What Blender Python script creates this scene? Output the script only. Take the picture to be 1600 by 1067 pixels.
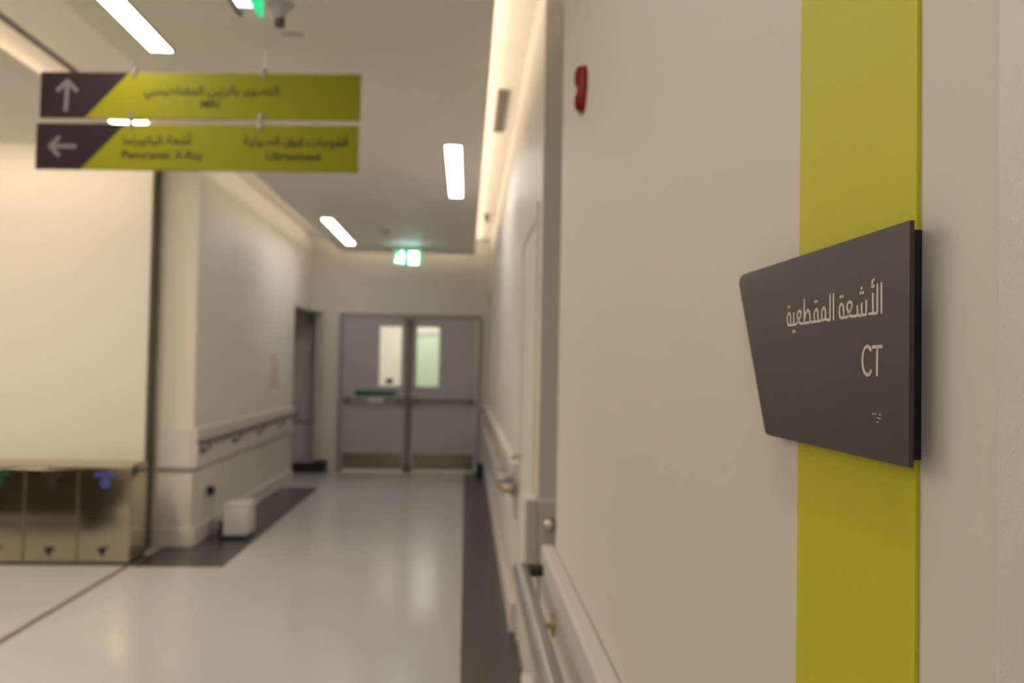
import bpy, bmesh, math
from mathutils import Vector, Matrix
import numpy as np

# ------------------------------------------------------------------ clear
for o in list(bpy.data.objects):
    bpy.data.objects.remove(o)
scene = bpy.context.scene
C = scene.collection

# ------------------------------------------------------------------ camera
CAM_H = 1.48
cd = bpy.data.cameras.new('camera')
cam = bpy.data.objects.new('camera', cd)
C.objects.link(cam)
yaw, pitch, roll = [math.radians(a) for a in (3.13, 1.66, 1.05)]
fw = Vector((math.sin(yaw)*math.cos(pitch), math.cos(yaw)*math.cos(pitch), math.sin(pitch)))
rt = Vector((math.cos(yaw), -math.sin(yaw), 0))
up = rt.cross(fw)
r2 = rt*math.cos(roll) + up*math.sin(roll)
u2 = -rt*math.sin(roll) + up*math.cos(roll)
mat = Matrix((r2, u2, -fw)).transposed().to_4x4()
mat.translation = Vector((0, 0, CAM_H))
cam.matrix_world = mat
cd.sensor_fit = 'HORIZONTAL'
cd.sensor_width = 22.3
cd.lens = 18
cd.clip_start = 0.02
cd.dof.use_dof = True
cd.dof.focus_distance = 0.53
cd.dof.aperture_fstop = 4.3
scene.camera = cam

# ------------------------------------------------------------------ world, view, exposure
w = bpy.data.worlds.new('world')
scene.world = w
w.use_nodes = True
w.node_tree.nodes['Background'].inputs[0].default_value = (1.0, 0.9, 0.78, 1)
w.node_tree.nodes['Background'].inputs[1].default_value = 0.05
vs = scene.view_settings
vs.view_transform = 'Standard'
vs.look = 'None'
vs.gamma = 1
vs.use_curve_mapping = False
vs.exposure = -0.46

LAMP = 29.0          # radiance of the ceiling lamp diffusers
LED = 1.0            # multiplier of the cove strips

WARM = (1.0, 0.79, 0.59)

def area(name, loc, sx, sy, direction, power, color):
    l = bpy.data.lights.new(name, 'AREA')
    l.shape = 'RECTANGLE'
    l.size = sx
    l.size_y = sy
    l.energy = power
    l.color = color
    o = bpy.data.objects.new(name, l)
    C.objects.link(o)
    o.location = loc
    o.rotation_mode = 'QUATERNION'
    d = Vector(direction).normalized()
    z = -d
    y = Vector((0, 1, 0)) if abs(d.y) < 0.9 else Vector((1, 0, 0))
    x = y.cross(z).normalized()
    y = z.cross(x)
    o.rotation_quaternion = Matrix((x, y, z)).transposed().to_quaternion()
    return o

# cove light strips lying on top of the dropped ceiling panels
area('cove_light_strip', (-0.03, 6.9, 3.085), 0.06, 8.5, (0.5, 0, 1), 30*LED, WARM)
area('cove_light_strip', (-1.60, 8.95, 3.085), 0.06, 4.5, (-0.5, 0, 1), 14*LED, WARM)
area('cove_light_strip', (-0.8, 11.15, 3.085), 1.7, 0.06, (0, 0.5, 1), 5*LED, WARM)
area('cove_light_strip', (-2.85, 2.2, 3.075), 0.12, 7.2, (0.8, 0, 1), 26*LED, WARM)
area('cove_light_strip', (-1.62, 1.4, 3.085), 0.06, 8.6, (-0.6, 0, 1), 7*LED, WARM)  # faint extra strip, added to brighten the upper ceiling beside the panel

# ------------------------------------------------------------------ materials
def s2l(c):
    c = c/255.0
    return c/12.92 if c <= 0.04045 else ((c+0.055)/1.055)**2.4

def mat_(name, col, rough=0.6, metal=0.0, spec=0.5, var=0.03, scale=6.0, bump=0.0, bscale=200.0, emit=None, estr=0.0, stretch=None, coat=0.0):
    m = bpy.data.materials.new(name)
    m.use_nodes = True
    nt = m.node_tree
    b = nt.nodes['Principled BSDF']
    b.inputs['Roughness'].default_value = rough
    b.inputs['Metallic'].default_value = metal
    b.inputs['Specular IOR Level'].default_value = spec
    b.inputs['Coat Weight'].default_value = coat
    tc = nt.nodes.new('ShaderNodeTexCoord')
    mp = nt.nodes.new('ShaderNodeMapping')
    nt.links.new(tc.outputs['Object'], mp.inputs[0])
    if stretch:
        mp.inputs['Scale'].default_value = stretch
    n = nt.nodes.new('ShaderNodeTexNoise')
    n.inputs['Scale'].default_value = scale
    n.inputs['Detail'].default_value = 3
    nt.links.new(mp.outputs[0], n.inputs['Vector'])
    mix = nt.nodes.new('ShaderNodeMix')
    mix.data_type = 'RGBA'
    c = col
    mix.inputs[6].default_value = (c[0]*(1-var), c[1]*(1-var), c[2]*(1-var), 1)
    mix.inputs[7].default_value = (min(1, c[0]*(1+var)), min(1, c[1]*(1+var)), min(1, c[2]*(1+var)), 1)
    nt.links.new(n.outputs[0], mix.inputs[0])
    nt.links.new(mix.outputs[2], b.inputs['Base Color'])
    if bump > 0:
        n2 = nt.nodes.new('ShaderNodeTexNoise')
        n2.inputs['Scale'].default_value = bscale
        nt.links.new(mp.outputs[0], n2.inputs['Vector'])
        bp = nt.nodes.new('ShaderNodeBump')
        bp.inputs['Strength'].default_value = bump
        bp.inputs['Distance'].default_value = 0.001
        nt.links.new(n2.outputs[0], bp.inputs['Height'])
        nt.links.new(bp.outputs[0], b.inputs['Normal'])
    if emit:
        b.inputs['Emission Color'].default_value = (*emit, 1)
        b.inputs['Emission Strength'].default_value = estr
    return m

M = {}
M['wall'] = mat_('wall_paint', (0.715, 0.68, 0.62), 0.55, bump=0.08, bscale=350, var=0.015, scale=2)
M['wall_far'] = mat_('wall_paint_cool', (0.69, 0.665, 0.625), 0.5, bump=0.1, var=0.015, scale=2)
M['ceil'] = mat_('ceiling_paint', (0.86, 0.83, 0.77), 0.6, var=0.01, scale=2)
M['lining'] = mat_('guard_vinyl', (0.66, 0.62, 0.60), 0.45, var=0.02, scale=8)
M['floor'] = mat_('floor_vinyl', (0.465, 0.47, 0.475), 0.18, var=0.05, scale=40, spec=0.5)
M['floor_dark'] = mat_('floor_vinyl_dark', (0.050, 0.052, 0.050), 0.25, var=0.08, scale=40)
M['seam'] = mat_('seam_brass', (0.16, 0.12, 0.08), 0.5, metal=0.4)
M['joint'] = mat_('joint_rubber', (0.10, 0.095, 0.07), 0.6)
M['trim'] = mat_('door_frame_paint', (0.72, 0.69, 0.65), 0.4, var=0.03, bump=0.3, bscale=500)
M['door'] = mat_('door_laminate', (0.42, 0.41, 0.425), 0.4, var=0.02)
M['door_frame'] = mat_('door_frame_grey', (0.30, 0.29, 0.30), 0.4, var=0.02)
M['lime'] = mat_('lime_panel', (0.60, 0.565, 0.014), 0.45, spec=0.3, var=0.02, scale=3)
M['plum'] = mat_('plum_plate', (0.058, 0.046, 0.053), 0.36, spec=0.4, var=0.04, scale=12, bump=0.15, bscale=900)
M['letter'] = mat_('letter_grey', (0.72, 0.68, 0.64), 0.5)
M['sign_lime'] = mat_('sign_lime', (0.335, 0.315, 0.005), 0.6, spec=0.25, var=0.02)
M['sign_dark'] = mat_('sign_dark', (0.030, 0.017, 0.020), 0.6, spec=0.25)
M['sign_arrow'] = mat_('sign_arrow', (0.25, 0.22, 0.225), 0.5)
M['sign_text'] = mat_('sign_text', (0.025, 0.022, 0.008), 0.5)
M['steel'] = mat_('brushed_steel', (0.52, 0.48, 0.42), 0.28, metal=1.0, var=0.08, scale=30, stretch=(1, 1, 12))
M['steel_bin'] = mat_('bin_steel', (0.50, 0.455, 0.34), 0.13, metal=1.0, var=0.10, scale=20, stretch=(1, 1, 0.1))
M['kick'] = mat_('kick_plate_steel', (0.27, 0.24, 0.18), 0.22, metal=1.0, var=0.15, scale=5)  # base colour darkened to carry the reflection of the dark floor border
M['steel_lid'] = mat_('bin_lid_steel', (0.42, 0.38, 0.29), 0.5, metal=0.8, var=0.05)
M['rail'] = mat_('rail_grey', (0.33, 0.31, 0.32), 0.3, metal=0.5, var=0.04)
M['rail_dark'] = mat_('rail_bronze', (0.16, 0.14, 0.13), 0.35, metal=0.6)
M['brass'] = mat_('bracket_brass', (0.45, 0.36, 0.16), 0.3, metal=0.9)
M['black'] = mat_('black_plastic', (0.012, 0.012, 0.012), 0.4)
M['white'] = mat_('white_plastic', (0.62, 0.60, 0.60), 0.35, var=0.01)
M['red'] = mat_('red_plastic', (0.28, 0.006, 0.002), 0.55, spec=0.2, var=0.05)
M['blue'] = mat_('blue_label', (0.045, 0.07, 0.36), 0.5)
M['green_dark'] = mat_('green_label', (0.006, 0.05, 0.025), 0.5)
M['green_sticker'] = mat_('green_sticker', (0.015, 0.10, 0.045), 0.5)
M['brown_label'] = mat_('brown_label', (0.03, 0.018, 0.012), 0.5)
M['pink'] = mat_('pink_paper', (0.62, 0.50, 0.495), 0.7)
M['grille'] = mat_('grille_grey', (0.26, 0.23, 0.21), 0.5)
M['housing'] = mat_('lamp_housing', (0.55, 0.54, 0.53), 0.45)
M['lamp'] = mat_('lamp_diffuser', (0.9, 0.9, 0.9), 0.5, emit=(1.0, 0.92, 0.84), estr=LAMP, var=0.0)
M['lamp_lobby_added'] = mat_('added_lobby_diffuser', (0.9, 0.9, 0.9), 0.5, emit=(1.0, 0.84, 0.64), estr=LAMP*1.55, var=0.0)  # for the unseen lamps added in the lobby
M['lamp_wash'] = mat_('wall_wash_diffuser', (0.9, 0.9, 0.9), 0.5, emit=(1.0, 0.80, 0.58), estr=36.0, var=0.0)
M['exit_green'] = mat_('exit_green', (0.01, 0.3, 0.12), 0.4, emit=(0.01, 0.75, 0.28), estr=1.3, var=0.0)
M['exit_white'] = mat_('exit_white', (0.8, 0.9, 0.9), 0.4, emit=(0.62, 1.0, 0.97), estr=14.0, var=0.0)
M['exit_glow'] = mat_('exit_glow', (0.8, 0.9, 0.9), 0.4, emit=(0.75, 0.85, 1.0), estr=5.0, var=0.0)
M['back_lit'] = mat_('corridor_beyond_paint', (0.78, 0.74, 0.66), 0.6, var=0.01)
M['back_green'] = mat_('pale_green_panel', (0.55, 0.66, 0.52), 0.4, var=0.02)
M['bench'] = mat_('bench_charcoal', (0.055, 0.048, 0.042), 0.7)

g = bpy.data.materials.new('door_glass')
g.use_nodes = True
gb = g.node_tree.nodes['Principled BSDF']
gb.inputs['Base Color'].default_value = (0.95, 0.97, 0.94, 1)
gb.inputs['Roughness'].default_value = 0.05
gb.inputs['Transmission Weight'].default_value = 1.0
gb.inputs['IOR'].default_value = 1.02
M['glass'] = g

# ------------------------------------------------------------------ helpers
def B():
    return bmesh.new()

def box(bm, x0, x1, y0, y1, z0, z1, bevel=0.0, seg=2):
    r = bmesh.ops.create_cube(bm, size=1.0)
    vv = r['verts']
    for v in vv:
        v.co = Vector(((x0+x1)/2+v.co.x*(x1-x0), (y0+y1)/2+v.co.y*(y1-y0), (z0+z1)/2+v.co.z*(z1-z0)))
    if bevel > 0:
        es = list({e for v in vv for e in v.link_edges})
        bmesh.ops.bevel(bm, geom=es, offset=bevel, segments=seg, affect='EDGES', profile=0.5)

def cyl(bm, p, q, r1, r2=None, n=16, caps=True):
    r2 = r1 if r2 is None else r2
    p, q = Vector(p), Vector(q)
    d = q-p
    rot = d.to_track_quat('Z', 'Y').to_matrix().to_4x4()
    m = Matrix.Translation((p+q)/2) @ rot
    bmesh.ops.create_cone(bm, cap_ends=caps, segments=n, radius1=r1, radius2=r2, depth=d.length, matrix=m)

def sph(bm, c, r, s=(1, 1, 1), n=16):
    m = Matrix.Translation(c) @ Matrix.Diagonal((*s, 1))
    bmesh.ops.create_uvsphere(bm, u_segments=n, v_segments=n//2, radius=r, matrix=m)

def tube(bm, pts, r, n=14):
    """swept tube along points with capped ends"""
    pts = [Vector(p) for p in pts]
    rings = []
    for i, p in enumerate(pts):
        a = pts[max(0, i-1)]
        b = pts[min(len(pts)-1, i+1)]
        t = (b-a).normalized()
        ref = Vector((0, 0, 1)) if abs(t.z) < 0.9 else Vector((1, 0, 0))
        x = t.cross(ref).normalized()
        y = x.cross(t).normalized()
        rings.append([bm.verts.new(p+(x*math.cos(2*math.pi*k/n)+y*math.sin(2*math.pi*k/n))*r) for k in range(n)])
    for i in range(len(rings)-1):
        for k in range(n):
            bm.faces.new((rings[i][k], rings[i][(k+1) % n], rings[i+1][(k+1) % n], rings[i+1][k]))
    bm.faces.new(rings[0])
    bm.faces.new(rings[-1])

def obj(name, bm, m, parent=None, smooth=False):
    bmesh.ops.recalc_face_normals(bm, faces=bm.faces)
    me = bpy.data.meshes.new(name)
    bm.to_mesh(me)
    bm.free()
    me.materials.append(M[m])
    o = bpy.data.objects.new(name, me)
    C.objects.link(o)
    if smooth:
        for p in me.polygons:
            p.use_smooth = True
        try:
            me.set_sharp_from_angle(angle=math.radians(40))
        except Exception:
            pass
    if parent is not None:
        o.parent = parent
        o.matrix_parent_inverse = Matrix.Translation(-Vector(parent.location))
        o.matrix_parent_inverse = parent.matrix_basis.inverted()
    return o

def thing(name, label, cat, loc=(0, 0, 0), group=None):
    o = bpy.data.objects.new(name, None)
    o.empty_display_size = 0.1
    C.objects.link(o)
    o.location = loc
    o['label'] = label
    o['category'] = cat
    if group:
        o['group'] = group
    return o

def struct(name, bm, m, parent=None, smooth=False):
    o = obj(name, bm, m, parent, smooth)
    if parent is None:
        o['kind'] = 'structure'
    return o

def lab(o, label):
    o['label'] = label
    return o

def sbox(name, m, *a, **k):
    bm = B()
    box(bm, *a, **k)
    return struct(name, bm, m)

def pbox(name, m, parent, *a, **k):
    bm = B()
    box(bm, *a, **k)
    return obj(name, bm, m, parent)

# ------------------------------------------------------------------ key planes
RAFT = 2.98     # dropped ceiling
UP = 3.20       # upper ceiling
XA = 0.28       # near right wall
XB = 0.305      # far right wall
XL = -2.15      # left corridor wall
YE = 11.50      # end wall
YC = 3.42       # corner of the far right wall
YA = 2.50       # end of the near right wall
YP = 6.53       # lobby wall
YL = 6.71       # column / front of left wall

# ------------------------------------------------------------------ structure
fl = B(); box(fl, -7.1, 2.0, -3.6, 16, -0.1, 0)
floor = struct('floor', fl, 'floor')
# dark vinyl borders, laid flush (0.6 mm proud)
bm = B()
box(bm, 0.0, 0.31, -3.5, 11.44, 0, 0.0008)
obj('floor_border', bm, 'floor_dark', floor)
bm = B()
vs_ = [bm.verts.new(v) for v in ((-2.36, 6.06, .0008), (-1.71, 6.06, .0008), (-1.71, 9.9, .0008), (-2.16, 9.9, .0008), (-2.16, 6.75, .0008), (-2.36, 6.75, .0008))]
bm.faces.new(vs_)
r = bmesh.ops.extrude_face_region(bm, geom=list(bm.faces))
for v in r['geom']:
    if isinstance(v, bmesh.types.BMVert):
        v.co.z = 0
obj('floor_border', bm, 'floor_dark', floor)
pbox('expansion_joint', 'seam', floor, -2.405, -2.365, -3.5, 6.38, 0, 0.002)

sbox('ceiling', 'ceil', -7.1, 2.0, -3.6, 11.6, UP, UP+0.1)
ceil = bpy.data.objects['ceiling']
pbox('expansion_joint', 'joint', ceil, -2.41, -2.365, -3.5, 6.4, UP-0.004, UP)

rf = B(); box(rf, -1.73, 0.09, -3.5, 11.27, RAFT, RAFT+0.08)
raft = struct('ceiling_dropped_panel', rf, 'ceil')
rf = B(); box(rf, -7.0, -2.41, -3.5, 5.95, RAFT, RAFT+0.08)
raft2 = struct('ceiling_dropped_panel_lobby', rf, 'ceil')
# access hatches in the dropped ceiling: shallow frames
for (hx, hy, hw, hl) in ((-0.34, 4.2, 0.45, 0.6), (-0.30, 5.0, 0.25, 0.5), (-0.75, 7.9, 0.3, 0.3)):
    bm = B()
    t = 0.006
    box(bm, hx-hw/2, hx+hw/2, hy-hl/2, hy-hl/2+t, RAFT-0.0006, RAFT)
    box(bm, hx-hw/2, hx+hw/2, hy+hl/2-t, hy+hl/2, RAFT-0.0006, RAFT)
    box(bm, hx-hw/2, hx-hw/2+t, hy-hl/2, hy+hl/2, RAFT-0.0006, RAFT)
    box(bm, hx+hw/2-t, hx+hw/2, hy-hl/2, hy+hl/2, RAFT-0.0006, RAFT)
    obj('hatch_frame', bm, 'ceil', raft)

sbox('wall_right', 'wall', XA, 1.9, -3.6, YA, 0, UP)                    # near right wall block
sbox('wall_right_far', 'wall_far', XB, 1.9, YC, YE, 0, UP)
sbox('wall_alcove', 'wall', 1.9, 2.0, YA-0.1, YC+0.1, 0, UP)

# left corridor wall with the opening at its far end
bm = B()
box(bm, -2.30, XL, YL, 10.42, 0, UP)
box(bm, -2.30, XL, 10.42, YE, 2.18, UP)
box(bm, -2.52, -2.30, YL, YL+0.15, 0, UP)
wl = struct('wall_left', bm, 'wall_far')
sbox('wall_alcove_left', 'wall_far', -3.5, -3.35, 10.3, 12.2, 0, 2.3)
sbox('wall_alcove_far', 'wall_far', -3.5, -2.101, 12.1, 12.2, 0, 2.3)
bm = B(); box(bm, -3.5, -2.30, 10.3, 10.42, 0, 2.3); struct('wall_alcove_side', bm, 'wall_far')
bm = B(); box(bm, -3.5, -2.31, 10.43, YE-0.01, 2.18, 2.3); box(bm, -3.5, -2.0, YE+.16, 12.2, 2.18, 2.3); struct('ceiling_alcove', bm, 'ceil')

# column face and lobby wall
sbox('wall_column', 'wall', -2.52, XL-0.001, YL-0.01, YL, 0, UP)
sbox('wall_lobby', 'wall', -7.0, -2.46, YP, YP+0.25, 0, UP)
sbox('trim_1', 'joint', -2.460, -2.452, YP+0.004, YL-0.01, 0.0, UP)
sbox('wall_left_lobby', 'wall', -7.15, -7.0, -3.6, YP, 0, UP)
sbox('wall_back', 'wall', -7.1, 2.0, -3.7, -3.6, 0, UP)

# end wall with the door opening x -1.72 .. 0.17, z < 2.12
bm = B()
box(bm, -2.0, -1.74, YE, YE+0.15, 0, 2.18)
box(bm, -3.5, -1.74, YE, YE+0.15, 2.18, UP)
box(bm, 0.19, 2.0, YE, YE+0.15, 0, UP)
box(bm, -1.74, 0.19, YE, YE+0.15, 2.13, UP)
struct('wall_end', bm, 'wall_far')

# corridor beyond the doors
sbox('wall_beyond', 'back_lit', -3.5, 2.0, 15.4, 15.5, 0, 3.0)
sbox('wall_beyond_left', 'back_lit', -2.1, -2.0, YE+.15, 15.4, 0, 3.0)
sbox('wall_beyond_right', 'back_lit', 0.6, 0.7, YE+.15, 15.4, 0, 3.0)
sbox('ceiling_beyond', 'ceil', -3.5, 2.0, YE+.15, 15.5, 3.0, 3.1)
area('beyond_lamp', (-0.8, 13.6, 2.95), 0.6, 2.4, (0, 0, -1), 75, (1.0, 0.95, 0.86))

# ------------------------------------------------------------------ guard boards and skirting
def board(name, segs, m='lining'):
    bm = B()
    for s in segs:
        box(bm, *s, bevel=0.006, seg=1)
    return struct(name, bm, m)

GB0, GB1 = 0.62, 0.935
board('trim_2', [(XA-0.04, XA, -3.4, YA+0.035, GB0, GB1), (XA+0.001, 1.2, YA+0.001, YA+0.034, GB0+0.001, GB1-0.001)])
board('trim_3', [(XB-0.055, XB, YC-0.035, YC+0.14, GB0, GB1), (XB+0.001, 1.6, YC-0.034, YC, GB0+0.001, GB1-0.001),
                 (XB-0.04, XB, 4.62, YE, GB0, GB1)])
board('trim_4', [(XL, XL+0.04, YL-0.035, 10.42, GB0, GB1), (-2.42, XL-0.001, YL-0.034, YL-0.01, GB0+0.001, GB1-0.001)])
board('trim_5', [(-3.3, -2.11, 12.065, 12.1, GB0, GB1)])
board('baseboard_right', [(XA-0.03, XA, -3.4, YA+0.03, 0, 0.17)])
board('baseboard_right_far', [(XB-0.045, XB, YC-0.03, 3.56, 0.0, 0.17), (XB+0.001, 1.6, YC-0.029, YC, 0, 0.169), (XB-0.04, XB, 4.6, YE, 0.0, 0.17)])
board('baseboard_left', [(XL, XL+0.026, YL-0.03, 10.42, 0.0, 0.15), (-2.42, XL-0.001, YL-0.029, YL-0.01, 0.0, 0.149)], 'wall_far')
board('baseboard_end', [(-3.3, -2.11, 12.07, 12.1, 0.0, 0.17)])
# thin seam strips under the guard boards
def seam(name, segs):
    bm = B()
    for s in segs: box(bm, *s)
    struct(name, bm, 'grille')
seam('trim_6', [(XL, XL+0.015, YL, 10.42, GB0-0.02, GB0), (-2.42, XL+0.015, YL-0.03, YL-0.01, GB0-0.02, GB0), (-3.3, -2.11, 12.08, 12.1, GB0-0.02, GB0)])

# door frame in the far right wall (white service door)
door2 = struct('door_2', (lambda b: (box(b, XB-0.004, XB, 3.66, 4.46, 0.01, 2.12), b)[1])(B()), 'wall_far')
bm = B()
box(bm, XB-0.010, XB, 3.58, 3.65, 0, 2.2)
box(bm, XB-0.010, XB, 4.47, 4.54, 0, 2.2)
box(bm, XB-0.010, XB, 3.65, 4.47, 2.13, 2.2)
obj('door_frame', bm, 'wall_far', door2)
bm = B(); cyl(bm, (XB-0.004, 4.38, 1.0), (XB-0.05, 4.38, 1.0), 0.01); tube(bm, [(XB-0.05, 4.39, 1.0), (XB-0.05, 4.27, 1.0)], 0.009)
obj('door_handle', bm, 'steel', door2, True)

# metal door frame next to the camera, right edge of the picture
sbox('trim_7', 'trim', XA-0.004, XA, 0.20, 0.4165, 0, 2.5, bevel=0.0015, seg=2)

# pilaster trims at end wall
sbox('trim_8', 'wall_far', -1.94, -1.745, YE-0.03, YE, 0, 2.18)
sbox('trim_9', 'wall_far', 0.195, XB, YE-0.03, YE, 0, 2.18)

# ------------------------------------------------------------------ end double door
d = thing('double_door', 'grey double door with two narrow windows and panic bars at corridor end', 'door', (-0.775, YE, 0))
DY = YE-0.06
bm = B()
box(bm, -1.745, -1.695, DY-0.02, YE+0.1, 0, 2.16, bevel=0.004)
box(bm, 0.145, 0.195, DY-0.02, YE+0.1, 0, 2.16, bevel=0.004)
box(bm, -1.695, 0.145, DY-0.02, YE+0.1, 2.10, 2.16, bevel=0.004)
obj('door_frame', bm, 'door_frame', d)
def leaf(x0, x1, wx0, wx1):
    wz0, wz1 = 1.17, 1.985
    bm = B()
    y0, y1 = DY, DY+0.045
    box(bm, x0, wx0, y0, y1, 0.012, 2.095)
    box(bm, wx1, x1, y0, y1, 0.012, 2.095)
    box(bm, wx0, wx1, y0, y1, 0.012, wz0)
    box(bm, wx0, wx1, y0, y1, wz1, 2.095)
    lf = obj('door_leaf', bm, 'door', d)
    bm = B(); box(bm, wx0, wx1, y0+0.018, y0+0.024, wz0, wz1)
    obj('window_pane', bm, 'glass', lf)
    t = 0.014
    bm = B()
    box(bm, wx0-t, wx0, y0-0.006, y0, wz0-t, wz1+t); box(bm, wx1, wx1+t, y0-0.006, y0, wz0-t, wz1+t)
    box(bm, wx0, wx1, y0-0.006, y0, wz0-t, wz0); box(bm, wx0, wx1, y0-0.006, y0, wz1, wz1+t)
    obj('window_bead', bm, 'door', lf)
    bm = B(); box(bm, x0+0.02, x1-0.02, y0-0.003, y0, 0.025, 0.245)
    lab(obj('kick_plate', bm, 'kick', lf), 'brushed steel kick plate')
    # panic bar
    bm = B()
    box(bm, x0+0.03, x0+0.10, y0-0.06, y0, 0.94, 1.01, bevel=0.006)
    box(bm, x1-0.10, x1-0.03, y0-0.06, y0, 0.94, 1.01, bevel=0.006)
    tube(bm, [(x0+0.05, y0-0.06, 0.975), (x1-0.05, y0-0.06, 0.975)], 0.018)
    lab(obj('panic_bar', bm, 'rail_dark', lf, True), 'dark metal panic bar')
leaf(-1.69, -0.845, -1.193, -0.895)
leaf(-0.735, 0.14, -0.685, -0.378)
bm = B(); box(bm, -0.845, -0.735, DY-0.01, DY+0.05, 0.0, 2.10, bevel=0.004)
obj('mullion', bm, 'door_frame', d)
bm = B()
tube(bm, [(-0.79, DY-0.035, 0.05), (-0.79, DY-0.035, 2.05)], 0.012)
obj('vertical_rod', bm, 'rail_dark', d, True)
bm = B(); box(bm, -0.85, -0.73, DY-0.07, DY-0.01, 0.92, 1.03, bevel=0.01)
obj('lock_case', bm, 'rail_dark', d)
bm = B()
vv = [bm.verts.new(v) for v in ((-0.865, DY-0.06, 2.095), (-0.715, DY-0.06, 2.095), (-0.76, DY-0.06, 1.97), (-0.82, DY-0.06, 1.97))]
f = bm.faces.new(vv)
r = bmesh.ops.extrude_face_region(bm, geom=[f])
for v in r['geom']:
    if isinstance(v, bmesh.types.BMVert): v.co.y = DY-0.01
obj('top_latch', bm, 'rail_dark', d)
bm = B(); box(bm, -0.84, -0.74, DY-0.05, DY-0.01, 0.0, 0.09, bevel=0.006)
obj('bottom_latch', bm, 'rail_dark', d)
bm = B(); box(bm, -1.10, -1.0, DY-0.03, DY, 1.20, 1.27, bevel=0.01)
obj('door_stop', bm, 'black', d)

lab(pbox('sticker', 'green_sticker', d, -1.515, -0.96, DY-0.004, DY, 1.025, 1.10), 'long narrow dark green sticker')
lab(pbox('paper_label', 'white', d, -1.33, -1.12, DY-0.083, DY-0.079, 0.945, 1.005), 'small white paper label on the left panic bar')

# pale green cupboard seen through right window, and cream poster side on the left
gp = thing('glazed_screen', 'pale green screen standing beyond the right door window', 'screen', (-0.45, 14.6, 0))
pbox('screen_panel', 'back_green', gp, -0.95, 0.2, 14.6, 14.64, 0.08, 2.0)
bm = B(); box(bm, -0.99, -0.95, 14.58, 14.66, 0, 2.04); box(bm, 0.2, 0.24, 14.58, 14.66, 0, 2.04); box(bm, -0.95, 0.2, 14.58, 14.66, 2.0, 2.04)
obj('screen_frame', bm, 'housing', gp)

# ------------------------------------------------------------------ linear ceiling lights
def lamp(x, y0, y1, label, mat='lamp', hw=0.052):
    t = thing('ceiling_light', label, 'ceiling light', (x, (y0+y1)/2, RAFT), 'long ceiling lights in the dropped ceiling')
    bm = B()
    box(bm, x-hw-0.012, x-hw, y0-0.012, y1+0.012, RAFT-0.006, RAFT)
    box(bm, x+hw, x+hw+0.012, y0-0.012, y1+0.012, RAFT-0.006, RAFT)
    box(bm, x-hw, x+hw, y0-0.012, y0, RAFT-0.006, RAFT)
    box(bm, x-hw, x+hw, y1, y1+0.012, RAFT-0.006, RAFT)
    obj('frame', bm, 'housing', t)
    bm = B(); box(bm, x-hw, x+hw, y0, y1, RAFT-0.004, RAFT-0.001)
    obj('diffuser', bm, mat, t)
lamp(-1.51, 2.30, 4.07, 'glowing ceiling light nearest the camera, above the hanging sign')
lamp(-1.49, 8.70, 10.52, 'farthest glowing ceiling light, beside the left cove')
lamp(-0.12, 5.64, 7.36, 'glowing ceiling light beside the right cove, right of the sign')
lamp(-0.12, -0.8, 0.95, 'ceiling light behind the camera, close to the right wall')
lamp(-1.51, -3.2, -1.5, 'added ceiling light behind the camera, near the back wall')  # added for more light from behind the camera
lamp(-2.98, 3.2, 4.85, 'added lobby ceiling light, unseen just left of the picture', 'lamp_lobby_added', 0.15)  # unseen lamp added to brighten lobby wall, column and near floor
lamp(-4.9, 3.1, 4.8, 'added unseen lobby ceiling light farther left', 'lamp_lobby_added', 0.15)  # also added, out of view, for lobby brightness
lamp(-4.9, -0.6, 1.1, 'added unseen lobby ceiling light farther left, level with the camera', 'lamp_lobby_added', 0.10)  # added out of view to even the light on the near right wall
t = thing('wall_wash_light', 'long warm light slot in the upper ceiling before the lobby wall', 'ceiling light', (-4.1, 6.09, UP))
pbox('diffuser', 'lamp_wash', t, -6.0, -2.36, 6.055, 6.125, UP-0.008, UP-0.002)
bm = B(); box(bm, -6.01, -2.35, 6.04, 6.055, UP-0.012, UP); box(bm, -6.01, -2.35, 6.125, 6.14, UP-0.012, UP); obj('frame', bm, 'housing', t)

# ------------------------------------------------------------------ handrails
def rail_right():
    t = thing('handrail', 'grey tubular handrail on the guard board of the nearest right wall', 'handrail', (XA, 0.5, 0.87))
    x, z = 0.174, 0.87
    bm = B(); tube(bm, [(x, -2.5, z), (x, 0, z), (x, 1.5, z), (x, YA-0.02, z)], 0.025, 20); sph(bm, (x, YA-0.02, z), 0.025, n=20)
    obj('rail_tube', bm, 'rail', t, True)
    for y in (-0.9, 0.2, 1.25, 2.15):
        bm = B()
        tube(bm, [(x, y, z-0.012), (x+0.008, y, z-0.045), (x+0.03, y, z-0.06), (XA-0.045, y, z-0.06)], 0.009)
        cyl(bm, (XA-0.048, y, z-0.06), (XA-0.04, y, z-0.06), 0.03)
        obj('bracket', bm, 'brass', t, True)
    bm = B(); tube(bm, [(x, YA-0.02, z), (XA-0.04, YA-0.02, z)], 0.018, 16)
    lab(obj('end_return', bm, 'black', t, True), 'black end return')
rail_right()

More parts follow.
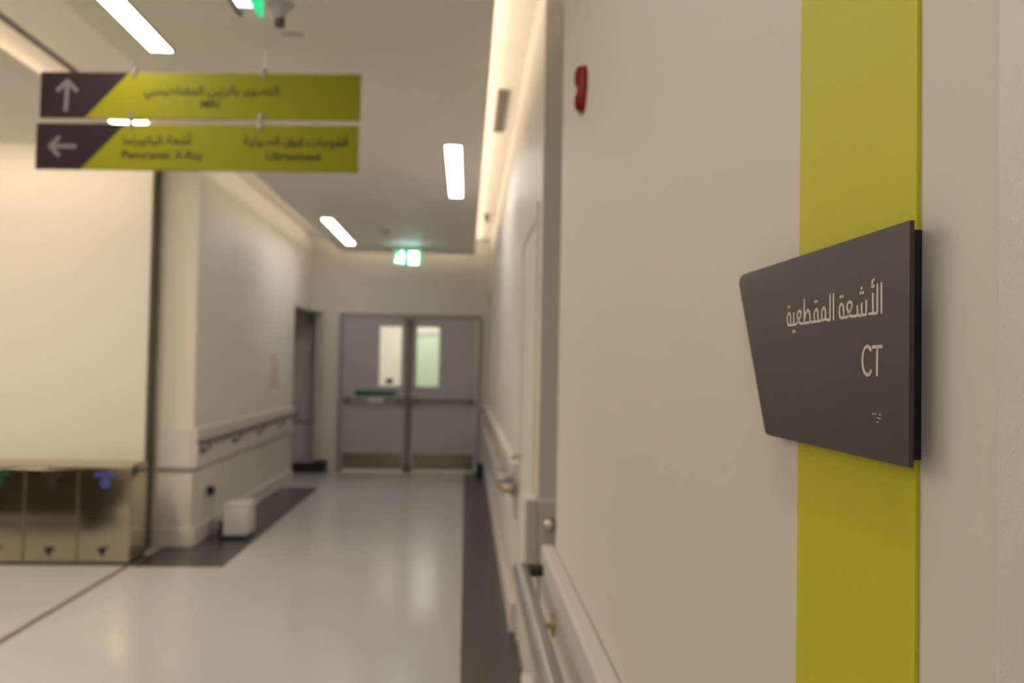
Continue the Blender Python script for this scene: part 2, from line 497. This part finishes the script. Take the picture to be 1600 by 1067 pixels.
def rail_side(label, x, xb, y0, y1, z, ys, m, lm, group=None):
    t = thing('handrail', label, 'handrail', (xb, (y0+y1)/2, z))
    s = 1 if xb > x else -1
    dx = abs(xb-x)
    e = min(0.04, dx)
    a0 = [(x+s*e*(1-math.sin(a)), y0+e*(1-math.cos(a)), z) for a in np.linspace(0, math.pi/2, 6)]
    a1 = [(x+s*e*(1-math.cos(a)), y1-e+e*math.sin(a), z) for a in np.linspace(0, math.pi/2, 6)]
    bm = B(); tube(bm, [(xb, y0, z)] + a0 + a1 + [(xb, y1, z)], 0.024, 14)
    obj('rail_tube', bm, m, t, True)
    for y in ys:
        bm = B()
        tube(bm, [(x, y, z-0.012), (x, y, z-0.06), (x+s*0.02, y, z-0.085), (xb, y, z-0.085)], 0.011)
        cyl(bm, (xb-s*0.006, y, z-0.085), (xb, y, z-0.085), 0.032)
        obj('bracket', bm, lm, t, True)
rail_side('tubular handrail along the far right wall beyond the service door', 0.195, XB-0.04, 4.45, 11.1, 0.87, (4.6, 5.6, 6.6, 7.6, 8.6, 9.6, 10.6), 'rail', 'brass')
rail_side('dark tubular handrail along the left corridor wall', -2.05, XL+0.04, 6.70, 10.42, 0.835, (6.80, 7.72, 8.6, 9.5, 10.3), 'rail_dark', 'rail_dark')
t = thing('handrail', 'round steel rail end on the alcove corner behind the nearest right wall', 'handrail', (0.35, 3.36, 0.84))
bm = B(); tube(bm, [(0.36, 3.31, 0.845), (1.3, 3.31, 0.845)], 0.022, 18); obj('rail_tube', bm, 'steel', t, True)
bm = B(); sph(bm, (0.352, 3.31, 0.845), 0.030, (1, 1, 1), 20); obj('end_knob', bm, 'steel', t, True)
for bx in (0.5, 1.2):
    bm = B(); cyl(bm, (bx, 3.31, 0.845), (bx, 3.386, 0.845), 0.012); obj('bracket', bm, 'steel', t, True)

# ------------------------------------------------------------------ recycling bins
def bin_(x0, x1, label, colour, last=False):
    y0, y1, h = 6.095, 6.385, 0.712
    t = thing('recycling_bin', label, 'bin', ((x0+x1)/2, (y0+y1)/2, 0), None)
    e = 0.003
    bm = B(); box(bm, x0+e, x1-e, y0+0.006, y1, 0.02, h-0.02, bevel=0.004)
    obj('body', bm, 'steel_bin', t)
    bm = B(); box(bm, x0+e, x1-e, y0-0.004, y1+0.006, h-0.02, h, bevel=0.006)
    obj('lid', bm, 'steel_lid', t)
    dr = B(); box(dr, x0+e+0.004, x1-e-0.004, y0, y0+0.006, 0.03, h-0.03, bevel=0.002)
    dr = obj('door', dr, 'steel_bin', t)
    cx = (x0+x1)/2
    bm = B(); box(bm, x0+0.002, x1-0.002, y0+0.002, y1-0.002, 0, 0.02); obj('plinth', bm, 'black', t)
    bm = B(); box(bm, cx-0.075, cx+0.075, y0-0.002, y0, 0.630, 0.662); lab(obj('label_strip', bm, colour, dr), {'blue': 'blue label strip', 'brown_label': 'dark brown label strip', 'green_dark': 'dark green label strip'}[colour])
    bm = B(); cyl(bm, (cx, y0-0.002, 0.583), (cx, y0, 0.583), 0.036, n=28)
    obj('round_label', bm, colour, dr)
    # triangular key latch
    bm = B()
    vv = [bm.verts.new(v) for v in ((cx-0.035, y0-0.014, 0.125), (cx+0.045, y0-0.014, 0.135), (cx+0.01, y0-0.014, 0.10), (cx, y0-0.014, 0.065), (cx-0.02, y0-0.014, 0.09))]
    f = bm.faces.new(vv)
    r = bmesh.ops.extrude_face_region(bm, geom=[f])
    for v in r['geom']:
        if isinstance(v, bmesh.types.BMVert): v.co.y = y0
    lab(obj('latch', bm, 'black', dr), 'black latch')
    if last:
        bm = B(); cyl(bm, (x1-0.003, y0+0.05, 0.66), (x1+0.008, y0+0.05, 0.66), 0.030, n=20); obj('side_lock', bm, 'black', t)
bin_(-2.749, -2.379, 'stainless steel recycling bin with a blue label, rightmost of the row', 'blue', True)
bin_(-3.119, -2.749, 'stainless steel recycling bin with a dark brown label, middle of the row', 'brown_label')
bin_(-3.489, -3.119, 'stainless steel recycling bin with a dark green label, at left picture edge', 'green_dark')

t = thing('added_bench', 'added dark bench, unseen left of the picture, darkening the bin reflections', 'bench', (-4.2, 4.5, 0))  # unseen bench added to give the bins their dark reflection
bm = B(); box(bm, -5.3, -3.12, 4.25, 4.85, 0.12, 0.42, bevel=0.03, seg=3); obj('seat', bm, 'bench', t, True)
bm = B(); box(bm, -5.3, -3.12, 4.72, 4.85, 0.43, 0.80, bevel=0.03, seg=3); obj('backrest', bm, 'bench', t, True)
for bx in (-5.2, -3.26):
    bm = B(); box(bm, bx-0.04, bx+0.04, 4.3, 4.8, 0, 0.12); obj('leg', bm, 'black', t)

# ------------------------------------------------------------------ small things along the left wall
t = thing('wall_socket', 'black round plug in a wall socket low on the left wall', 'socket', (XL, 7.05, 0.4))
bm = B(); box(bm, XL, XL+0.012, 7.02, 7.16, 0.33, 0.43, bevel=0.004); obj('face_plate', bm, 'white', t)
bm = B(); cyl(bm, (XL+0.012, 7.08, 0.385), (XL+0.06, 7.08, 0.385), 0.042, 0.036, n=20); obj('plug', bm, 'black', t, True)
bm = B(); tube(bm, [(XL+0.05, 7.08, 0.36), (XL+0.055, 7.08, 0.25), (XL+0.06, 7.085, 0.1), (XL+0.07, 7.1, 0.012)], 0.005, 8); obj('cable', bm, 'white', t, True)

t = thing('waste_bin', 'small white box bin standing on the dark floor border by the left wall', 'bin', (-1.87, 7.12, 0))
bm = B(); box(bm, -1.985, -1.785, 7.0, 7.26, 0.03, 0.265, bevel=0.006, seg=2); obj('body', bm, 'white', t, True)
bm = B(); box(bm, -1.99, -1.78, 6.995, 7.265, 0.265, 0.29, bevel=0.006, seg=2); obj('lid', bm, 'white', t, True)
bm = B(); box(bm, -2.03, -1.80, 7.02, 7.24, 0, 0.03); box(bm, -2.04, -1.985, 7.05, 7.22, 0.0, 0.13, bevel=0.01); obj('base', bm, 'black', t)

t = pbox('notice', 'pink', None, XL, XL+0.004, 9.25, 9.6, 1.17, 1.55)
t['label'] = 'faint pink paper notice on the left corridor wall'; t['category'] = 'notice'

t = thing('floor_box', 'low black box on the floor by the left alcove', 'box', (-2.0, 11.3, 0))
bm = B(); box(bm, -2.30, -1.86, 11.22, 11.44, 0.0, 0.115, bevel=0.01); obj('body', bm, 'black', t)
bm = B(); box(bm, -2.02, -1.86, 11.20, 11.44, 0.115, 0.15, bevel=0.01); obj('lid', bm, 'black', t)
t = thing('door_stopper', 'small black stopper on the floor right of the double door', 'door stop', (0.2, 11.3, 0))
bm = B(); box(bm, 0.165, 0.255, 11.2, 11.38, 0.0, 0.10, bevel=0.02); obj('body', bm, 'black', t)
bm = B(); cyl(bm, (0.21, 11.28, 0.1), (0.21, 11.28, 0.145), 0.035); obj('cap', bm, 'black', t, True)

# ------------------------------------------------------------------ fire sounder on near right wall
t = thing('fire_alarm_sounder', 'round red fire alarm sounder high on the nearest right wall', 'alarm', (XA, 2.03, 2.14))
bm = B(); cyl(bm, (XA-0.006, 2.03, 2.171), (XA, 2.03, 2.171), 0.056, 0.059, n=32); obj('base', bm, 'red', t, True)
bm = B(); cyl(bm, (XA-0.014, 2.03, 2.171), (XA-0.006, 2.03, 2.171), 0.048, 0.058, n=32); sph(bm, (XA-0.012, 2.03, 2.201), 0.028, (0.5, 1, 1)); sph(bm, (XA-0.012, 2.03, 2.141), 0.026, (0.5, 1, 1)); obj('horn', bm, 'red', t, True)
bm = B(); cyl(bm, (XA-0.012, 2.035, 2.118), (XA-0.006, 2.035, 2.118), 0.012, n=12); lab(obj('indicator', bm, 'grille', t), 'small grey indicator')

# ------------------------------------------------------------------ ceiling fittings
t = thing('ceiling_sprinkler', 'pale round ceiling fitting with dark tip above the hanging sign', 'sprinkler', (-0.81, 3.48, RAFT))
bm = B(); cyl(bm, (-0.81, 3.48, RAFT-0.012), (-0.81, 3.48, RAFT), 0.052, 0.058, n=28); cyl(bm, (-0.81, 3.48, RAFT-0.065), (-0.81, 3.48, RAFT-0.012), 0.020, 0.038, n=24); obj('cup', bm, 'housing', t, True)
bm = B(); cyl(bm, (-0.81, 3.48, RAFT-0.095), (-0.81, 3.48, RAFT-0.065), 0.022, 0.022, n=20); obj('tip', bm, 'rail_dark', t, True)
t = pbox('ceiling_label', 'grille', None, -0.875, -0.775, 3.775, 3.82, RAFT-0.003, RAFT)
t.data.materials[0] = M['housing']; t['label'] = 'small pale flat label on the ceiling beyond the round fitting'; t['category'] = 'label'
t = thing('smoke_detector', 'small round detector on ceiling before the far exit sign', 'detector', (-0.95, 9.4, RAFT))
bm = B(); cyl(bm, (-0.95, 9.4, RAFT-0.03), (-0.95, 9.4, RAFT), 0.04, 0.05, n=24); obj('body', bm, 'housing', t, True)
bm = B(); cyl(bm, (-0.95, 9.4, RAFT-0.04), (-0.95, 9.4, RAFT-0.03), 0.02, n=16); obj('sensor', bm, 'grille', t, True)

# slot diffuser in right cove
t = thing('air_diffuser', 'long grey air slot in the bright right cove', 'vent', (0.2, 5.55, UP))
bm = B(); box(bm, 0.163, 0.168, 5.1, 6.03, UP-0.01, UP); box(bm, 0.227, 0.232, 5.1, 6.03, UP-0.01, UP); box(bm, 0.168, 0.227, 5.1, 5.106, UP-0.01, UP); box(bm, 0.168, 0.227, 6.024, 6.03, UP-0.01, UP); obj('frame', bm, 'grille', t)
bm = B(); box(bm, 0.168, 0.227, 5.106, 6.024, UP-0.003, UP); obj('backing', bm, 'grille', t)
for i in range(3):
    x = 0.180+0.0175*i
    bm = B(); box(bm, x-0.002, x+0.002, 5.106, 6.024, UP-0.009, UP-0.003); obj('slat', bm, 'grille', t)
t = thing('cove_detector', 'small dark fitting near the far end of the right cove', 'detector', (0.2, 9.4, UP))
bm = B(); cyl(bm, (0.2, 9.4, UP-0.02), (0.2, 9.4, UP), 0.045, n=20); obj('base', bm, 'grille', t, True)
bm = B(); cyl(bm, (0.2, 9.4, UP-0.09), (0.2, 9.4, UP-0.02), 0.025, n=20); obj('head', bm, 'rail_dark', t, True)
t = thing('wall_thermostat', 'small grey wall box above right of the double door', 'wall box', (XB, 10.6, 2.35))
bm = B(); box(bm, XB-0.05, XB, 10.5, 10.75, 2.27, 2.42, bevel=0.008); obj('case', bm, 'housing', t)
bm = B(); box(bm, XB-0.056, XB-0.05, 10.54, 10.66, 2.31, 2.38); obj('screen', bm, 'grille', t)

# ------------------------------------------------------------------ exit signs
def poly(bm, pts, f, thick=None):
    vs = [bm.verts.new(f(p)) for p in pts]
    return bm.faces.new(vs)

def exit_far():
    t = thing('exit_sign', 'lit green exit sign hanging before the double door', 'exit sign', (-0.78, 10.6, 2.86))
    x0, x1, y, z0, z1 = -0.945, -0.60, 10.6, 2.745, 2.925
    bm = B(); box(bm, x0, x1, y-0.015, y+0.015, z0, z1, bevel=0.003); lab(obj('green_panel', bm, 'exit_green', t), 'glowing green panel')
    bm = B(); box(bm, x0-0.01, x1+0.01, y-0.03, y+0.03, z1, RAFT-0.01, bevel=0.005); obj('housing', bm, 'housing', t)
    bm = B(); cyl(bm, (-0.85, y, RAFT-0.01), (-0.85, y, RAFT), 0.02); obj('mount', bm, 'grille', t)
    # running figure (left) and doorway with arrow (right), thin raised white shapes
    yf = y-0.0165
    bm = B()
    cx, cz = -0.865, 2.835
    def seg(a, b, r):
        cyl(bm, (cx+a[0], yf, cz+a[1]), (cx+b[0], yf, cz+b[1]), r, n=8)
        sph(bm, (cx+b[0], yf, cz+b[1]), r, n=8)
    sph(bm, (cx+0.018, yf, cz+0.055), 0.017, (1, .5, 1), 12)
    seg((0.01, 0.035), (-0.01, -0.01), 0.016)
    seg((-0.01, -0.01), (0.025, -0.03), 0.011); seg((0.025, -0.03), (0.02, -0.065), 0.010)
    seg((-0.01, -0.01), (-0.025, -0.045), 0.011); seg((-0.025, -0.045), (-0.055, -0.05), 0.010)
    seg((0.01, 0.03), (0.045, 0.01), 0.008); seg((0.005, 0.03), (-0.03, 0.03), 0.008); seg((-0.03, 0.03), (-0.04, 0.0), 0.008)
    lab(obj('running_figure', bm, 'exit_white', t), 'glowing white running figure')
    bm = B()
    box(bm, -0.755, -0.645, y-0.018, y-0.014, z0+0.01, z1-0.02)
    lab(obj('doorway_symbol', bm, 'exit_white', t), 'glowing white doorway symbol')
    bm = B()
    ax, az = -0.700, 2.83
    box(bm, ax-0.006, ax+0.006, y-0.0205, y-0.018, az-0.03, az+0.045)
    f = poly(bm, [(-0.028, -0.025), (0.028, -0.025), (0, -0.06)], lambda p: (ax+p[0], y-0.0195, az+p[1]))
    lab(obj('arrow', bm, 'exit_green', t), 'green down arrow')
exit_far()

def exit_near():
    # double-sided wedge seen from below, running along the corridor
    t = thing('exit_sign', 'exit sign cut by the top picture edge, green side and white underside', 'exit sign', (-0.85, 2.85, RAFT))
    y0, y1, zt, zb = 2.62, 3.13, RAFT-0.02, 2.775
    xl, xr = -0.885, -0.790
    bm = B(); box(bm, xl, xl+0.022, y0, y1, zb, zt, bevel=0.002); obj('end_panel', bm, 'grille', t)
    bm = B(); box(bm, xr-0.018, xr, y0, y1, zb, zt, bevel=0.002); lab(obj('green_panel', bm, 'exit_green', t), 'glowing green panel')
    bm = B(); box(bm, xl+0.022, xr-0.018, y0, y1-0.08, zb+0.002, zt); lab(obj('lamp_body', bm, 'exit_glow', t), 'glowing white lamp body')
    bm = B(); box(bm, xl, xr, y0+0.05, y1-0.05, zt, RAFT, bevel=0.002); obj('mount', bm, 'housing', t)
exit_near()

# ------------------------------------------------------------------ lettering helpers
def strokes(bm, segs, w, fmap, depth):
    """flat raised strokes of width w; fmap(u, v, d) -> 3D point"""
    for pl in segs:
        P = [Vector(p) for p in pl]
        for i in range(len(P)-1):
            a, b = P[i], P[i+1]
            t = (b-a)
            if t.length < 1e-6: continue
            n = Vector((-t.y, t.x)).normalized()*w/2
            c = [a+n, b+n, b-n, a-n]
            top = [bm.verts.new(fmap(q.x, q.y, depth)) for q in c]
            bot = [bm.verts.new(fmap(q.x, q.y, 0)) for q in c]
            bm.faces.new(top)
            for k in range(4):
                bm.faces.new((top[k], top[(k+1) % 4], bot[(k+1) % 4], bot[k]))
        for i in range(1, len(P)-1):
            ring = [bm.verts.new(fmap(P[i].x+math.cos(k*math.pi/6)*w/2, P[i].y+math.sin(k*math.pi/6)*w/2, depth*0.98)) for k in range(12)]
            bm.faces.new(ring)

def diamonds(bm, pts, r, fmap, depth, round_=False):
    for (x, y) in pts:
        n = 12 if round_ else 4
        ring = [(x+math.cos(k*2*math.pi/n)*r, y+math.sin(k*2*math.pi/n)*r) for k in range(n)]
        top = [bm.verts.new(fmap(px, py, depth)) for px, py in ring]
        bot = [bm.verts.new(fmap(px, py, 0)) for px, py in ring]
        bm.faces.new(top)
        for k in range(n):
            bm.faces.new((top[k], top[(k+1) % n], bot[(k+1) % n], bot[k]))

# ------------------------------------------------------------------ lime strip + plum CT room plate
t = thing('wall_stripe_panel', 'tall lime green panel strip fixed on the nearest right wall behind the plum room sign', 'panel', (XA, 0.587, 1.2))
pbox('panel_board', 'lime', t, XA-0.0026, XA, 0.4965, 0.678, 0.25, UP-0.05, bevel=0.0004, seg=1)

t = thing('room_sign', 'dark plum CT room sign plate with pale Arabic lettering on the lime strip', 'sign', (0.27, 0.62, 1.49))
XF = 0.264
ZT, ZB = 1.5715, 1.4235
Y0 = 0.480
def yfar(z):
    k = (z-ZB)/(ZT-ZB)
    y = 0.728 + (0.808-0.728)*k
    # rounded upper and lower far corners
    dt = (ZT-z)
    if dt < 0.010:
        y -= 0.016*(1-math.sqrt(max(0, 1-((0.010-dt)/0.010)**2)))
    db = (z-ZB)
    if db < 0.004:
        y -= 0.005*(1-math.sqrt(max(0, 1-((0.004-db)/0.004)**2)))
    return y
rows = [ZB, ZB+.001, ZB+.002, ZB+.004] + list(np.linspace(ZB+.012, ZT-.012, 8)) + [ZT-.010, ZT-.008, ZT-.006, ZT-.004, ZT-.002, ZT-.0008, ZT]
R_ = 0.015
def profile(z):
    yf = yfar(z)
    pts = [(XF, Y0), (XF, Y0+0.0015)]
    pts += [(XF, y) for y in np.linspace(Y0+.02, yf-R_, 6)]
    pts += [(XF+R_*0.9*(1-math.cos(a)), yf-R_+R_*math.sin(a)) for a in np.linspace(0.2, math.pi/2, 7)]
    pts += [(XA-0.001, yf)]
    return pts
TH = 0.0030
bm = B()
front, back = [], []
for z in rows:
    pr = profile(z)
    fr = [bm.verts.new((x, y, z)) for x, y in pr]
    bk = []
    for i, (x, y) in enumerate(pr):
        a = Vector(pr[max(0, i-1)]); b = Vector(pr[min(len(pr)-1, i+1)])
        tt = (b-a).normalized()
        n = Vector((tt.y, -tt.x))
        bk.append(bm.verts.new((x+n.x*TH, y+n.y*TH, z)))
    front.append(fr); back.append(bk)
nR, nP = len(rows), len(front[0])
for i in range(nR-1):
    for j in range(nP-1):
        bm.faces.new((front[i][j], front[i][j+1], front[i+1][j+1], front[i+1][j]))
        bm.faces.new((back[i][j], back[i+1][j], back[i+1][j+1], back[i][j+1]))
    bm.faces.new((front[i][0], front[i+1][0], back[i+1][0], back[i][0]))
    bm.faces.new((front[i][-1], back[i][-1], back[i+1][-1], front[i+1][-1]))
for j in range(nP-1):
    bm.faces.new((front[0][j], back[0][j], back[0][j+1], front[0][j+1]))
    bm.faces.new((front[-1][j], front[-1][j+1], back[-1][j+1], back[-1][j]))
obj('plate', bm, 'plum', t, True)
# black block standing in for the shade between plate and wall strip
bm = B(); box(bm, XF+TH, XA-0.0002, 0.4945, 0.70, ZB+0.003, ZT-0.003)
lab(obj('gap_shade_block', bm, 'black', t), 'black block standing in for shade in the gap')

fm = lambda u, v, dd: (XF-dd, u/1000.0, v/1000.0)
AR = [
 [(582.1, 1536.4), (581.8, 1516.8)],
 [(587.6, 1536.5), (587.5, 1517.5), (592.0, 1517.4), (594.1, 1518.2), (595.0, 1519.8)],
 [(601.9, 1522.4), (601.4, 1525.1), (598.3, 1527.3), (595.7, 1525.1), (595.1, 1522.0), (595.6, 1518.9), (598.9, 1517.4), (601.3, 1519.2), (601.9, 1522.4)],
 [(601.0, 1519.0), (603.9, 1517.5), (621.1, 1517.5)],
 [(607.0, 1518.0), (608.4, 1521.0), (608.7, 1524.6), (611.3, 1527.1), (614.1, 1525.4), (615.4, 1522.3), (614.3, 1518.6)],
 [(622.5, 1518.8), (623.3, 1517.4), (641.7, 1517.3), (645.1, 1520.2), (647.5, 1523.7), (646.0, 1527.0), (642.5, 1527.4), (639.7, 1525.9), (640.8, 1522.9), (645.3, 1519.5), (649.1, 1517.3), (652.5, 1516.8), (654.3, 1518.3), (654.5, 1527.1)],
 [(633.9, 1536.4), (633.8, 1518.5)],
 [(633.0, 1520.1), (631.4, 1524.7), (627.1, 1527.2), (624.4, 1525.6), (622.9, 1522.3), (622.2, 1518.1)],
 [(653.7, 1517.1), (664.9, 1517.0), (667.2, 1519.0), (668.2, 1522.5), (666.6, 1526.3), (663.6, 1527.1), (661.0, 1525.0), (660.9, 1518.1)],
 [(513.0, 1537.3), (512.8, 1517.4)],
 [(518.1, 1537.1), (518.2, 1518.1), (529.6, 1518.2)],
 [(524.1, 1531.7), (523.8, 1519.0)],
 [(522.2, 1540.3), (524.2, 1539.8), (525.0, 1538.9), (525.0, 1537.3), (524.4, 1536.1)],
 [(526.2, 1535.9), (522.2, 1536.0)],
 [(533.0, 1527.8), (533.0, 1518.0), (536.6, 1517.8), (538.9, 1518.5)],
 [(539.4, 1526.2), (539.1, 1518.8), (539.7, 1518.0), (542.0, 1517.5), (544.4, 1518.5)],
 [(545.6, 1524.9), (545.0, 1518.9), (546.8, 1517.9), (554.6, 1517.9), (557.3, 1519.7), (560.1, 1522.8), (561.0, 1525.8), (558.8, 1527.9), (556.1, 1528.3), (553.4, 1526.9), (553.8, 1524.0), (556.5, 1520.9), (559.1, 1517.9), (569.2, 1517.7), (571.6, 1518.8), (572.6, 1521.9), (572.1, 1525.7), (569.4, 1527.8), (566.7, 1526.6), (565.8, 1522.3), (565.5, 1518.1)],
]
CTS = [
 [(526.2, 1493.7), (528.3, 1496.1), (531.4, 1497.0), (534.8, 1495.8), (537.1, 1492.2), (538.0, 1487.5), (537.3, 1483.3), (535.0, 1479.7), (531.1, 1477.8), (527.7, 1478.6), (525.9, 1481.1)],
 [(524.9, 1496.3), (511.5, 1496.3)],
 [(518.0, 1496.2), (518.1, 1477.5)],
]
DOT = [(666.2, 1532.0), (662.9, 1532.0), (613.5, 1532.5), (610.3, 1532.5), (655.8, 1511.7), (652.4, 1511.7),
       (539.7, 1536.0), (541.2, 1532.9), (537.9, 1532.9), (570.9, 1532.8), (567.7, 1532.8)]
BR = [(523.4, 1452.9), (520.6, 1452.9), (514.4, 1453.0), (517.2, 1450.4), (514.4, 1450.5), (517.2, 1447.9)]
bm = B(); strokes(bm, AR, 1.9, fm, 0.0004); diamonds(bm, DOT, 1.35, fm, 0.0004)
lab(obj('arabic_lettering', bm, 'letter', t), 'pale grey Arabic words')
bm = B(); strokes(bm, CTS, 2.1, fm, 0.0004)
lab(obj('latin_lettering', bm, 'letter', t), 'pale grey letters CT')
bm = B()
for (u, v) in BR:
    sph(bm, (XF, u/1000, v/1000), 0.00065, n=10)
lab(obj('braille_dots', bm, 'letter', t, True), 'small raised braille dots')

# ------------------------------------------------------------------ hanging direction sign
FORMS = {'ا': 'FE8D FE8E', 'أ': 'FE83 FE84', 'ب': 'FE8F FE90 FE91 FE92', 'ة': 'FE93 FE94', 'ت': 'FE95 FE96 FE97 FE98',
 'ج': 'FE9D FE9E FE9F FEA0', 'ر': 'FEAD FEAE', 'س': 'FEB1 FEB2 FEB3 FEB4', 'ش': 'FEB5 FEB6 FEB7 FEB8', 'ص': 'FEB9 FEBA FEBB FEBC',
 'ط': 'FEC1 FEC2 FEC3 FEC4', 'ع': 'FEC9 FECA FECB FECC', 'غ': 'FECD FECE FECF FED0', 'ف': 'FED1 FED2 FED3 FED4',
 'ق': 'FED5 FED6 FED7 FED8', 'ل': 'FEDD FEDE FEDF FEE0', 'م': 'FEE1 FEE2 FEE3 FEE4', 'ن': 'FEE5 FEE6 FEE7 FEE8',
 'و': 'FEED FEEE', 'ي': 'FEF1 FEF2 FEF3 FEF4'}
def shape(s):
    out = []
    for wd in s.split(' '):
        o = ''
        for i, ch in enumerate(wd):
            fs = FORMS[ch].split()
            prev = i > 0 and len(FORMS[wd[i-1]].split()) == 4
            nxt = i < len(wd)-1 and len(fs) == 4
            k = (3 if nxt else 1) if prev else (2 if nxt else 0)
            o += chr(int(fs[k], 16))
        out.append(o[::-1])
    return ' '.join(out[::-1])

def text_mesh(name, body, u0, u1, v, h, m, parent, mx, bold=0.0):
    """text fitted between u0..u1, baseline v, capital height about h"""
    c = bpy.data.curves.new(name, 'FONT')
    c.body = body
    c.resolution_u = 3
    c.extrude = 0.0
    c.offset = bold
    o = bpy.data.objects.new(name, c)
    C.objects.link(o)
    dg = bpy.context.evaluated_depsgraph_get()
    me = bpy.data.meshes.new_from_object(o.evaluated_get(dg))
    bpy.data.objects.remove(o)
    xs = [p.co.x for p in me.vertices]
    a, b = min(xs), max(xs)
    sx = (u1-u0)/(b-a)
    for p in me.vertices:
        x, y = p.co.x, p.co.y
        p.co = Vector(((x-a)*sx+u0, 0, v + y*h/0.72))
    bm = bmesh.new(); bm.from_mesh(me)
    r = bmesh.ops.extrude_face_region(bm, geom=list(bm.faces))
    for q in r['geom']:
        if isinstance(q, bmesh.types.BMVert): q.co.y -= 0.0008
    bmesh.ops.recalc_face_normals(bm, faces=bm.faces)
    bm.to_mesh(me); bm.free()
    me.transform(mx)
    me.materials.clear()
    me.materials.append(M[m])
    o = bpy.data.objects.new(name, me)
    C.objects.link(o)
    o.parent = parent
    o.matrix_parent_inverse = parent.matrix_basis.inverted()
    return o

# local frame of the sign: u along the board (left to right), v up
PL, PR = Vector((-1.867, 3.66, 0)), Vector((-0.477, 3.54, 0))
UD = (PR-PL).normalized()
ND = Vector((UD.y, -UD.x, 0))        # towards the camera
SL = (PR-PL).length
MX = Matrix(((UD.x, -ND.x, 0, PL.x), (UD.y, -ND.y, 0, PL.y), (0, 0, 1, 0), (0, 0, 0, 1)))   # local y = away from camera

def px2u(px, py_l, L=66, Rr=563):
    return (px-L)/(Rr-L)*SL

def sign_board(z0, z1, label, ul, ur, du_top, du_bot, arrow, texts, name='direction_sign'):
    t = thing(name, label, 'sign', (PL+UD*SL/2) + Vector((0, 0, z0)), 'hanging direction boards')
    def lb(bm, u0, u1, y0, y1, a, b, **k):
        box(bm, u0, u1, y0, y1, a, b, **k)
    bm = B(); box(bm, ul, ur, 0.0, 0.012, z0, z1, bevel=0.001, seg=1); bm.transform(MX)
    lab(obj('board', bm, 'sign_lime', t), 'lime green board')
    bm = B()
    pts = [(ul, z0), (du_bot, z0), (du_top, z1), (ul, z1)]
    f_ = [bm.verts.new((p[0], -0.0012, p[1])) for p in pts]
    b_ = [bm.verts.new((p[0], 0.0, p[1])) for p in pts]
    bm.faces.new(f_)
    for k in range(4): bm.faces.new((f_[k], f_[(k+1) % 4], b_[(k+1) % 4], b_[k]))
    bm.transform(MX)
    lab(obj('arrow_panel', bm, 'sign_dark', t), 'dark plum slanted end panel')
    bm = B()
    strokes(bm, arrow, 0.017, lambda u, v, dd: (u, -0.0013-dd, v), 0.0006)
    bm.transform(MX)
    lab(obj('arrow', bm, 'sign_arrow', t), 'pale grey arrow')
    for body, u0, u1, v, h, nm in texts:
        text_mesh(nm, body, u0, u1, v, h, 'sign_text', t, MX, 0.02)
    return t

# top board
U = lambda px: (px-66)/497.5*SL
cu, cz = U(108), 2.612
arrow_up = [[(cu-0.003, cz-0.068), (cu+0.001, cz+0.062)], [(cu-0.045, cz+0.020), (cu, cz+0.065), (cu+0.045, cz+0.020)]]
t1 = sign_board(2.516, 2.715, 'upper hanging lime direction board with an up arrow, reading MRI', 0.0, SL, U(204), U(136), arrow_up,
    [(shape('التصوير بالرنين المغناطيسي'), U(229), U(438), 2.622, 0.038, 'arabic_text'), ('MRI', U(317), U(346), 2.566, 0.032, 'latin_text')])
cu, cz = U(104), 2.392
arrow_left = [[(cu+0.060, cz), (cu-0.052, cz)], [(cu-0.014, cz+0.042), (cu-0.056, cz), (cu-0.014, cz-0.042)]]
t2 = sign_board(2.292, 2.492, 'lower hanging lime direction board with a left arrow, reading Panoramic X-Ray and Ultrasound', U(62), U(562), U(201), U(132), arrow_left,
    [(shape('أشعة البانوراما'), U(198), U(306), 2.405, 0.038, 'arabic_text'), ('Panoramic X-Ray', U(197), U(324), 2.342, 0.037, 'latin_text'),
     (shape('الموجات فوق الصوتية'), U(385), U(546), 2.405, 0.038, 'arabic_text'), ('Ultrasound', U(421), U(505), 2.342, 0.037, 'latin_text')])
for px in (213, 414):
    u = U(px)
    bm = B()
    box(bm, u-0.007, u+0.007, -0.006, 0.018, 2.695, 2.740, bevel=0.002)
    bm.transform(MX); obj('clip', bm, 'rail', t1)
    bm = B(); cyl(bm, (u, 0.006, 2.735), (u, 0.006, RAFT), 0.0007, n=6); bm.transform(MX); obj('wire', bm, 'steel', t1)
    bm = B(); u2_ = u-0.012
    box(bm, u2_-0.007, u2_+0.007, -0.006, 0.018, 2.47, 2.503, bevel=0.002)
    bm.transform(MX); obj('clip', bm, 'rail', t2)
    bm = B(); box(bm, u2_-0.007, u2_+0.007, -0.006, 0.018, 2.505, 2.54, bevel=0.002)
    bm.transform(MX); obj('clip', bm, 'rail', t1)

bpy.context.view_layer.update()
